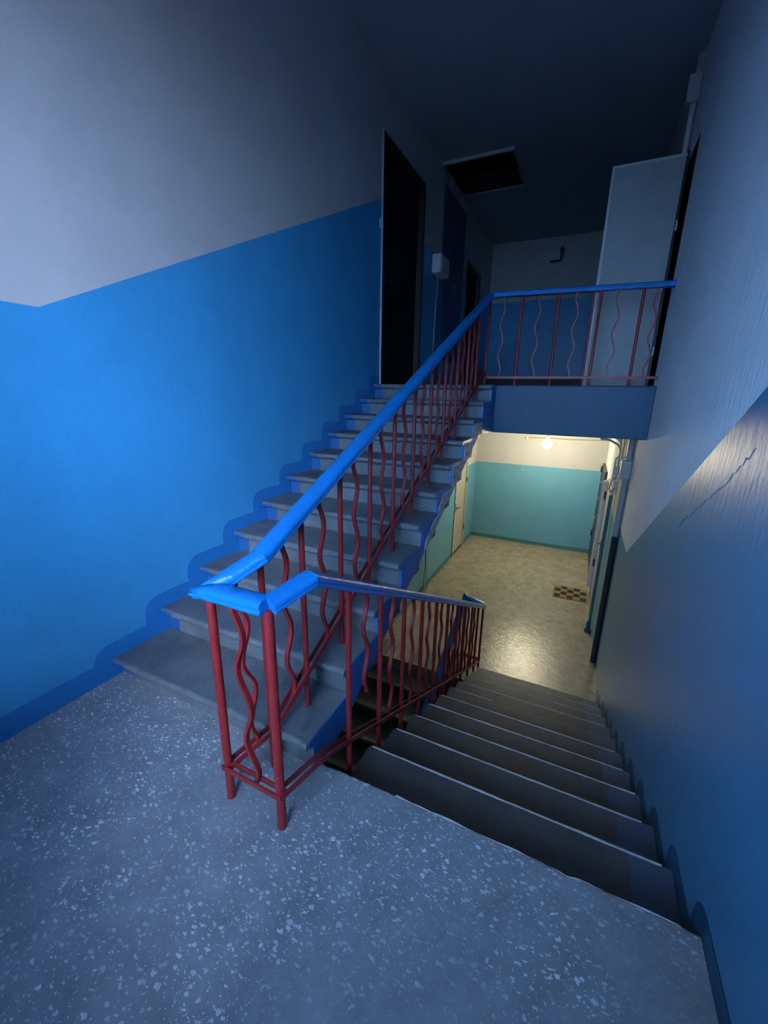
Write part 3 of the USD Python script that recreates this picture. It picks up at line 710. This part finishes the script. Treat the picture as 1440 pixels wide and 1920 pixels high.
for z in (-.30, .02):
    obj('peephole' if z > -.1 else 'lock_cover', lathe([(0, -.012), (.018, -.012), (.018, .008), (.01, .012), (0, .012)], (XR - .045, 7.40, z), axis='x', n=14), 'chrome', d6)
for z in (.20, -1.1):
    obj('hinge', lathe([(0, -.06), (.012, -.06), (.012, .06), (0, .06)], (XR - .056, 7.845, z), n=10), 'dark_metal', d6)

# ------------------------------------------------------------------ things on the upper landing
t = thing('door_bell', 'small white bell push beside the black door at the head of the stairs', 'door bell')
obj('body', rbox(-.001, .018, 3.028, 3.062, 3.115, 3.195, .006), 'plastic', t)
obj('button', lathe([(0, 0), (.009, 0), (.009, .005), (.006, .008), (0, .008)], (.018, 3.045, 3.155), axis='x', n=14), 'white_enamel', t)

t = thing('junction_box', 'pale grey meter box with a cable hanging below it on the upper left wall', 'junction box')
obj('body', rbox(.007, .13, 4.57, 4.93, 3.075, 3.30, .008), 'plastic', t)
obj('lid', rbox(.128, .140, 4.585, 4.915, 3.09, 3.285, .004), 'plastic', t)
cb = [(.05, 4.72, 3.08), (.03, 4.74, 2.7), (.02, 4.75, 2.3), (.02, 4.76, 1.95), (.02, 4.80, 1.75), (.02, 4.83, 1.66)]
obj('cable', tube(cb, .011, 8), 'cable', t)

t = thing('electric_cabinet', 'blue steel electric cabinet on the left wall between the two black doors', 'cabinet')
obj('body', rbox(.003, .022, 4.97, 5.98, 2.05, 4.22, .006), 'navy', t)
for k, (a, b) in enumerate(((4.99, 5.47), (5.49, 5.96))):
    d = obj('door', rbox(.021, .034, a, b, 2.08, 4.19, .005), 'navy', t)
    obj('lock', lathe([(0, 0), (.014, 0), (.014, .01), (0, .01)], (.034, b - .05 if k == 0 else a + .05, 3.1), axis='x', n=12), 'grey_metal', d)
for y in (5.15, 5.70):
    obj('conduit', tube([(.03, y, 4.21), (.03, y, 4.39)], .018, 8), 'grey_metal', t)

t = thing('wall_bracket', 'black L-shaped bracket sticking out of the far wall of the upper landing', 'bracket')
obj('arm', tube([(1.29, FAR + .001, 4.17), (1.29, FAR - .09, 4.17), (1.29, FAR - .09, 4.00), (1.27, FAR - .09, 3.975), (1.10, FAR - .09, 3.97)], .018, 10), 'dark_metal', t)
obj('plate', lathe([(0, 0), (.04, 0), (.04, .012), (0, .012)], (1.29, FAR - .011, 4.17), axis='y', n=16), 'dark_metal', t)

def trunk_box(z0, boxz, label, two_tone):
    t = thing('cable_trunk', label, 'cable trunk')
    x, y = 2.575, 3.965
    if two_tone:
        obj('upper_pipe', tube([(x, y, boxz - .0), (x, y, SLAB - .002)], .030, 14), 'grey_metal', t)
        obj('middle_pipe', tube([(x, y, .02), (x, y, boxz)], .030, 14), 'grey_metal', t)
        obj('lower_pipe', tube([(x, y, z0 + .0), (x, y, .02)], .0315, 14), 'dark_metal', t, label='black painted lower half of the pipe')
    else:
        obj('pipe', tube([(x, y, z0), (x, y, boxz + .02)], .022, 14), 'white_enamel', t)
    obj('box', rbox(x - .065, x + .032, y - .05, y + .05, boxz, boxz + .20, .006), 'grey_metal' if two_tone else 'plastic', t)
    return t
trunk_box(ZLO, .685, 'grey vertical pipe with box and black lower half at the right of the lower landing', True)
trunk_box(ZL + .004, 4.00, 'white vertical pipe with a box at the ceiling behind the open white door', False)

# ------------------------------------------------------------------ things on the lower landing
LX, LYY, LZ = 1.530, 6.85, 0.717
lamp = thing('hanging_lamp', 'round glowing lamp hanging on a short cord in the lower landing', 'lamp')
obj('base', lathe([(0, 0), (.030, 0), (.050, .02), (.050, .03), (0, .03)], (LX, LYY, SLAB - .03), n=24), 'plastic', lamp)
obj('cord', tube([(LX, LYY, SLAB - .02), (LX + .004, LYY, LZ + .3), (LX, LYY, LZ + .12)], .004, 8), 'dark_metal', lamp)
obj('holder', lathe([(0, 0), (.030, 0), (.026, .06), (.012, .07), (0, .07)], (LX, LYY, LZ + .07), n=18), 'plastic', lamp)
gl = trimesh.creation.icosphere(3, .085); gl.apply_translation((LX, LYY, LZ))
obj('globe', gl, 'lamp', lamp, smooth=True, label='glowing glass globe')

t = thing('wall_cable', 'thin cable running along the top of the far wall to the lamp', 'cable')
obj('run', tube([(0.98, FAR - .008, .70), (1.2, FAR - .008, .715), (LX, FAR - .008, .72), (1.9, FAR - .008, .715), (XR - .02, FAR - .008, .735)], .007, 8), 'cable', t)
obj('clip', rbox(1.02, 1.07, FAR - .03, FAR, .665, .725), 'plastic', t)

t = thing('round_cover', 'small round cover cap on the teal far wall', 'cover cap')
obj('disc', lathe([(0, 0), (.042, 0), (.042, .008), (.034, .014), (0, .016)][::-1], (1.018, FAR - .017, .02), axis='y', n=24), 'teal', t)
obj('centre', lathe([(0, 0), (.012, 0), (.012, .006), (0, .006)], (1.018, FAR - .022, .02), axis='y', n=14), 'plastic', t)

mt = thing('doormat', 'checked brown and beige doormat on the floor before the grey door', 'doormat')
mx0, mx1, my0, my1 = 1.985, 2.515, 5.60, 6.10
obj('backing', rbox(mx0, mx1, my0, my1, ZLO, ZLO + .008, .003), 'mat_beige', mt)
cw, ch = (mx1 - mx0 - .04) / 5, (my1 - my0 - .04) / 4
for i in range(5):
    for j in range(4):
        a, b = mx0 + .02 + i * cw, my0 + .02 + j * ch
        obj('tuft_square', rbox(a + .004, a + cw - .004, b + .004, b + ch - .004, ZLO + .006, ZLO + .014, .003), 'mat_brown' if (i + j) % 2 == 0 else 'mat_beige', mt)

t = thing('water_pipe', 'teal painted thin pipe ending in a dark foot at the floor by the right wall', 'pipe')
px, py = 2.515, 4.70
obj('pipe', tube([(px, py, ZLO + .13), (px, py, .34)], .017, 12), 'dark_teal', t)
obj('foot', lathe([(0, 0), (.045, 0), (.045, .03), (.030, .05), (.028, .15), (0, .15)], (px, py, ZLO), n=18), 'slab_blue', t)

t = thing('pipe_run', 'bundle of white bent pipes under the ceiling at the right of the lower landing', 'pipe')
for k, (o, z) in enumerate(((0, .98), (.055, 1.04), (.11, 1.09))):
    pts = [(2.30 - o * .3, 4.72 + o, z + .06), (2.40, 4.70 + o, z + .05), (2.50, 4.66 + o, z), (2.53, 4.64 + o, z - .05), (2.535, 4.64 + o, .36)]
    obj('pipe', tube(pts, .013, 8), 'white_enamel', t)
obj('valve', rbox(2.505, 2.555, 4.615, 4.665, .62, .72), 'plastic', t)
a = [(2.53, 4.60, .60 - .0), (2.49, 4.56, .54), (2.47, 4.55, .45), (2.50, 4.57, .40), (2.54, 4.60, .46)]
obj('loop', tube(a, .006, 6), 'cable', t)
t = thing('box_strap', 'pale bent conduit loop wrapped beside the pipe box', 'conduit')
obj('loop', tube([(2.55, 4.02, .91), (2.475, 4.0, .91), (2.455, 4.0, .89), (2.455, 4.0, .66), (2.475, 4.0, .64), (2.55, 4.02, .64)], .010, 8), 'white_enamel', t)

mp = thing('floor_mop', 'thin mop with triangular wire head leaning on the teal left wall below', 'mop')
obj('pole', tube([(.02, 4.74, -.05), (.045, 4.79, -1.12)], .011, 10), 'dark_teal', mp)
obj('wire_head', tube([(.045, 4.79, -1.10), (.05, 4.72, -1.52), (.05, 4.70, -1.60), (.05, 4.92, -1.60), (.05, 4.90, -1.52), (.045, 4.79, -1.10)], .006, 6), 'cable', mp)
obj('wooden_foot', rbox(.03, .07, 4.69, 4.93, ZLO, ZLO + .035, .006), 'wood', mp)
